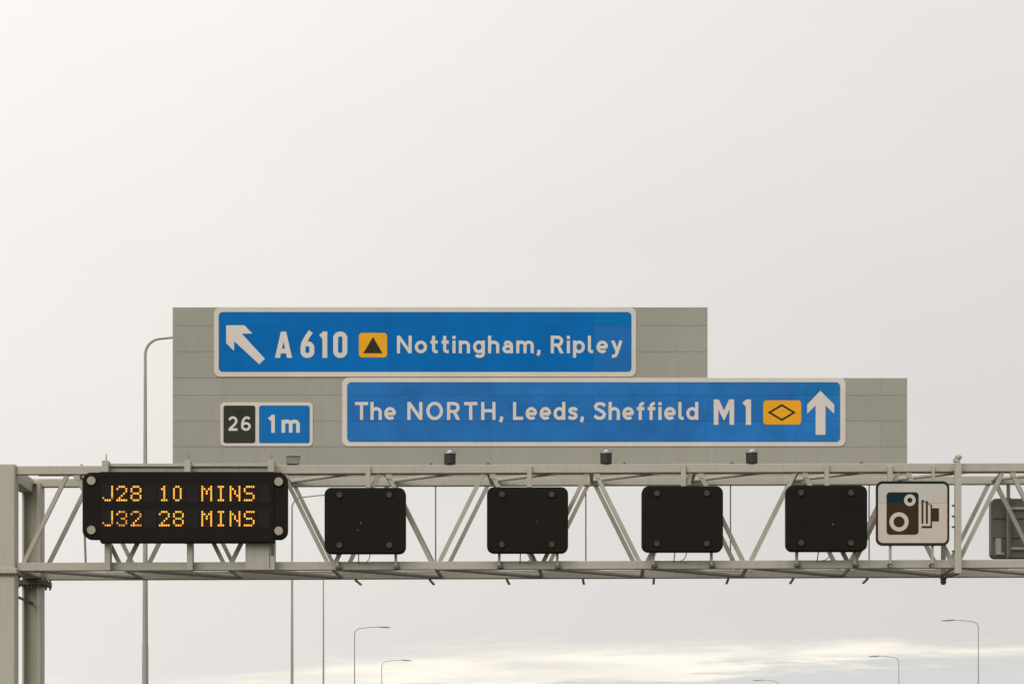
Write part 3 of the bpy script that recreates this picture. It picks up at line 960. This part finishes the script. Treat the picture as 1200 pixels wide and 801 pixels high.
MB().box(a.x + 0.131, b.x, YK - 0.06, YK - 0.003, a.z, a.z + 0.06, 0.006).build('pale_bracket', M['steel'], sb)

# ------------------------------------------------------------------ street lamps beyond the gantry
def street_lamp(px, elev, side, label, group, topw, botw, joint=False):
    Y = 13.5 * F / elev
    X = (px - 600) * Y / F
    H = 15.0
    o = thing('street_lamp', label, 'street lamp', (X, Y, -0.05), group)
    dX = (px - 600) * 0.0 
    rb, rt_ = botw / 2, topw / 2
    bend = 0.45
    pole = MB()
    pole.tube([(X, Y, -0.05), (X, Y, 1.6), (X, Y, 1.7)], rb * 1.25, 12)
    pole.tube([(X, Y, 1.65), (X, Y, 6.4)], rb * 1.0, 12, rb * 0.88)
    pole.tube([(X, Y, 6.38), (X, Y, H - bend - 0.4)], rb * 0.80, 12, rt_)
    pole.build('pole', M['pole'], o)
    pts = [(X, Y, H - bend - 0.45)] + [(X + side * (bend - bend * math.cos(R(a))), Y, H - bend - 0.04 + bend * math.sin(R(a))) for a in range(0, 91, 9)]
    pts += [(X + side * 1.1, Y, H + 0.03), (X + side * 1.7, Y, H + 0.07)]
    MB().tube(pts, rt_, 10, rt_ * 0.75).build('arm', M['pole'], o)
    ln = MB()
    prof = [(1.6, .03, .04), (1.75, .09, .06), (2.0, .14, .075), (2.3, .12, .06), (2.52, .05, .03)]
    P = []
    for d, hw, hh in prof:
        for k in range(10):
            a = 2 * math.pi * k / 10
            P.append((X + side * d, Y + hw * math.cos(a), H + 0.07 - 0.05 * (d - 1.7) + hh * math.sin(a)))
    F_ = [(i * 10 + k, i * 10 + (k + 1) % 10, (i + 1) * 10 + (k + 1) % 10, (i + 1) * 10 + k) for i in range(4) for k in range(10)]
    F_ += [tuple(range(9, -1, -1)), tuple(range(40, 50))]
    ln.add(P, F_, smooth=True)
    ln.build('lantern', M['lantern'], o)
    return o


GL_, GR_ = 'street lamps along the nearside verge', 'street lamps along the far side of the road'
street_lamp(170.2, 565, 1, 'tallest grey street lamp, its curved arm running behind the grey board', GL_, 0.085, 0.20)
street_lamp(342.2, 379, 1, 'tapered street lamp post seen past the right end of the message sign', GL_, 0.075, 0.17)
street_lamp(379, 299, 1, 'slim street lamp post whose top is hidden by the bottom chord', GL_, 0.065, 0.14)
street_lamp(415.5, 225, 1, 'slim street lamp below the first lane signal with its arm reaching right', GL_, 0.065, 0.14)
street_lamp(447.3, 186.3, 1, 'smaller faint street lamp with an arm reaching right, just right of a taller one', GL_, 0.06, 0.13)
street_lamp(1146.5, 233, -1, 'largest street lamp with an arm reaching left, below the pole beside the camera sign', GR_, 0.06, 0.13)
street_lamp(1053.3, 191, -1, 'middle-sized street lamp with an arm reaching left, below the camera sign', GR_, 0.06, 0.12)
street_lamp(912.3, 163, -1, 'tiny street lamp whose left-reaching arm only just shows above the bottom edge', GR_, 0.06, 0.12)

# ------------------------------------------------------------------ camera
cam = bpy.data.cameras.new('camera')
co = bpy.data.objects.new('camera', cam)
COL.objects.link(co)
co.location = (0, 0, CAM_Z)
co.rotation_euler = (R(90), 0, 0)
cam.sensor_fit = 'HORIZONTAL'
cam.sensor_width = 36
cam.lens = 36 * F / 1200
cam.shift_y = (HY - 400.5) / 1200
cam.clip_start = 0.5
cam.clip_end = 20000
S.camera = co

# ------------------------------------------------------------------ light
sun = bpy.data.lights.new('sun', 'SUN')
sun.energy = 1.0
sun.angle = R(40)
sun.color = (1.0, 0.95, 0.87)
so = bpy.data.objects.new('sun', sun)
COL.objects.link(so)
az, el = R(205), R(32)                       # behind the camera, a little to its left
d = Vector((math.sin(az) * math.cos(el), math.cos(az) * math.cos(el), math.sin(el)))
so.rotation_euler = d.to_track_quat('Z', 'Y').to_euler()

w = bpy.data.worlds.new('World')
S.world = w
w.use_nodes = True
nt = w.node_tree
N, L = nt.nodes, nt.links
bg = N['Background']
bg.inputs['Strength'].default_value = 0.1
sky = N.new('ShaderNodeTexSky')
sky.sky_type = 'NISHITA'
sky.sun_disc = False
sky.sun_elevation = el
sky.sun_rotation = az


def math_(op, a, b=None, c=None, clamp=False):
    n = N.new('ShaderNodeMath'); n.operation = op; n.use_clamp = clamp
    for i, v in enumerate((a, b, c)):
        if v is None:
            continue
        if isinstance(v, (int, float)):
            n.inputs[i].default_value = v
        else:
            L.new(v, n.inputs[i])
    return n.outputs[0]


def rng(v, a, b, c, d_, smooth=True):
    n = N.new('ShaderNodeMapRange')
    n.interpolation_type = 'SMOOTHSTEP' if smooth else 'LINEAR'
    L.new(v, n.inputs['Value'])
    for k, x in zip(('From Min', 'From Max', 'To Min', 'To Max'), (a, b, c, d_)):
        n.inputs[k].default_value = x
    return n.outputs['Result']


def mix(f, a, b):
    n = N.new('ShaderNodeMix'); n.data_type = 'RGBA'
    for i, v in ((0, f), (6, a), (7, b)):
        if isinstance(v, tuple):
            n.inputs[i].default_value = (*v, 1)
        elif isinstance(v, (int, float)):
            n.inputs[i].default_value = v
        else:
            L.new(v, n.inputs[i])
    return n.outputs[2]


tc = N.new('ShaderNodeTexCoord')
nm = N.new('ShaderNodeVectorMath'); nm.operation = 'NORMALIZE'
L.new(tc.outputs['Generated'], nm.inputs[0])
sp = N.new('ShaderNodeSeparateXYZ'); L.new(nm.outputs[0], sp.inputs[0])
sx, sy, sz = sp.outputs


def noise(scx, scz, detail=6, rough=0.55, off=0.0, dist=0.0):
    mp = N.new('ShaderNodeMapping')
    mp.inputs['Scale'].default_value = (scx, scx, scz)
    mp.inputs['Location'].default_value = (off, off * 0.7, off * 1.3)
    L.new(nm.outputs[0], mp.inputs['Vector'])
    n = N.new('ShaderNodeTexNoise')
    n.inputs['Scale'].default_value = 1
    n.inputs['Detail'].default_value = detail
    n.inputs['Roughness'].default_value = rough
    n.inputs['Distortion'].default_value = dist
    L.new(mp.outputs[0], n.inputs['Vector'])
    return n.outputs['Fac']


# overcast layer: brighter upwards and to the left, broad soft folds
big = noise(2.2, 5.0, 4, 0.5, 3.1)
mid = noise(7.0, 26.0, 5, 0.55, 8.7, 0.4)
lum = math_('MULTIPLY_ADD', sx, -0.36, 0.80)
lum = math_('MULTIPLY_ADD', math_('SUBTRACT', sz, 0.18), 0.52, lum)
lum = math_('MULTIPLY_ADD', math_('SUBTRACT', big, 0.5), 0.10, lum)
lum = math_('MULTIPLY_ADD', math_('SUBTRACT', mid, 0.5), 0.035, lum)
lum = math_('MINIMUM', math_('MAXIMUM', lum, 0.68), 1.04)
hue = mix(rng(lum, 0.68, 0.98, 0, 1), (1.018, 0.988, 0.952), (1.04, 0.995, 0.945))
sc_ = N.new('ShaderNodeVectorMath'); sc_.operation = 'SCALE'
L.new(hue, sc_.inputs[0]); L.new(math_('MULTIPLY', lum, 10.0), sc_.inputs['Scale'])
over = sc_.outputs[0]
# a bright opening low over the horizon, with ragged strips and a grey-blue bank under it
st = noise(9.0, 85.0, 7, 0.6, 1.7, 0.5)
st2 = noise(14.0, 120.0, 6, 0.6, 5.3, 0.3)
st3 = noise(11.0, 150.0, 7, 0.62, 12.4, 0.6)
lift = math_('MULTIPLY', rng(sx, -0.16, -0.02, -0.016, 0.0), 1.0)
h1 = math_('ADD', sz, math_('MULTIPLY', math_('SUBTRACT', st, 0.5), -0.040))
h1 = math_('SUBTRACT', h1, lift)
gap = math_('MULTIPLY', rng(h1, 0.0720, 0.0585, 0, 1), rng(st3, 0.40, 0.62, 1.0, 0.5))
bank_h = math_('ADD', math_('MULTIPLY_ADD', sx, 0.016, 0.0540), math_('MULTIPLY', math_('SUBTRACT', st2, 0.5), 0.018))
bank = rng(math_('SUBTRACT', sz, bank_h), 0.0012, -0.0008, 0, 1)
wisp = math_('MULTIPLY', rng(st2, 0.57, 0.66, 0, 1), gap)
c1_ = mix(gap, over, (10.7, 9.95, 8.7))
c2_ = mix(math_('MULTIPLY', wisp, 0.85), c1_, (7.3, 7.25, 7.0))
st4 = noise(7.0, 95.0, 7, 0.6, 21.3, 0.4)
low = math_('MULTIPLY', rng(math_('ADD', st4, math_('MULTIPLY', sx, 0.28)), 0.56, 0.65, 0, 1), math_('MULTIPLY', math_('MULTIPLY', rng(sx, -0.10, 0.02, 0, 1), rng(sz, 0.0655, 0.0615, 0, 1)), rng(sz, 0.0515, 0.0550, 0.2, 1)))
c2_ = mix(math_('MULTIPLY', low, 0.9), c2_, (6.4, 6.55, 6.45))
c3_ = mix(math_('MULTIPLY', bank, 0.95), c2_, (6.75, 6.85, 6.7))
fin = mix(0.015, c3_, sky.outputs[0])
L.new(fin, bg.inputs['Color'])

# ------------------------------------------------------------------ output
S.render.engine = 'CYCLES'
S.cycles.use_denoising = True
S.cycles.max_bounces = 6
S.view_settings.view_transform = 'Standard'
S.view_settings.look = 'None'
S.view_settings.exposure = 0.0
S.view_settings.gamma = 1.0
S.view_settings.use_curve_mapping = False
S.render.filter_size = 1.7
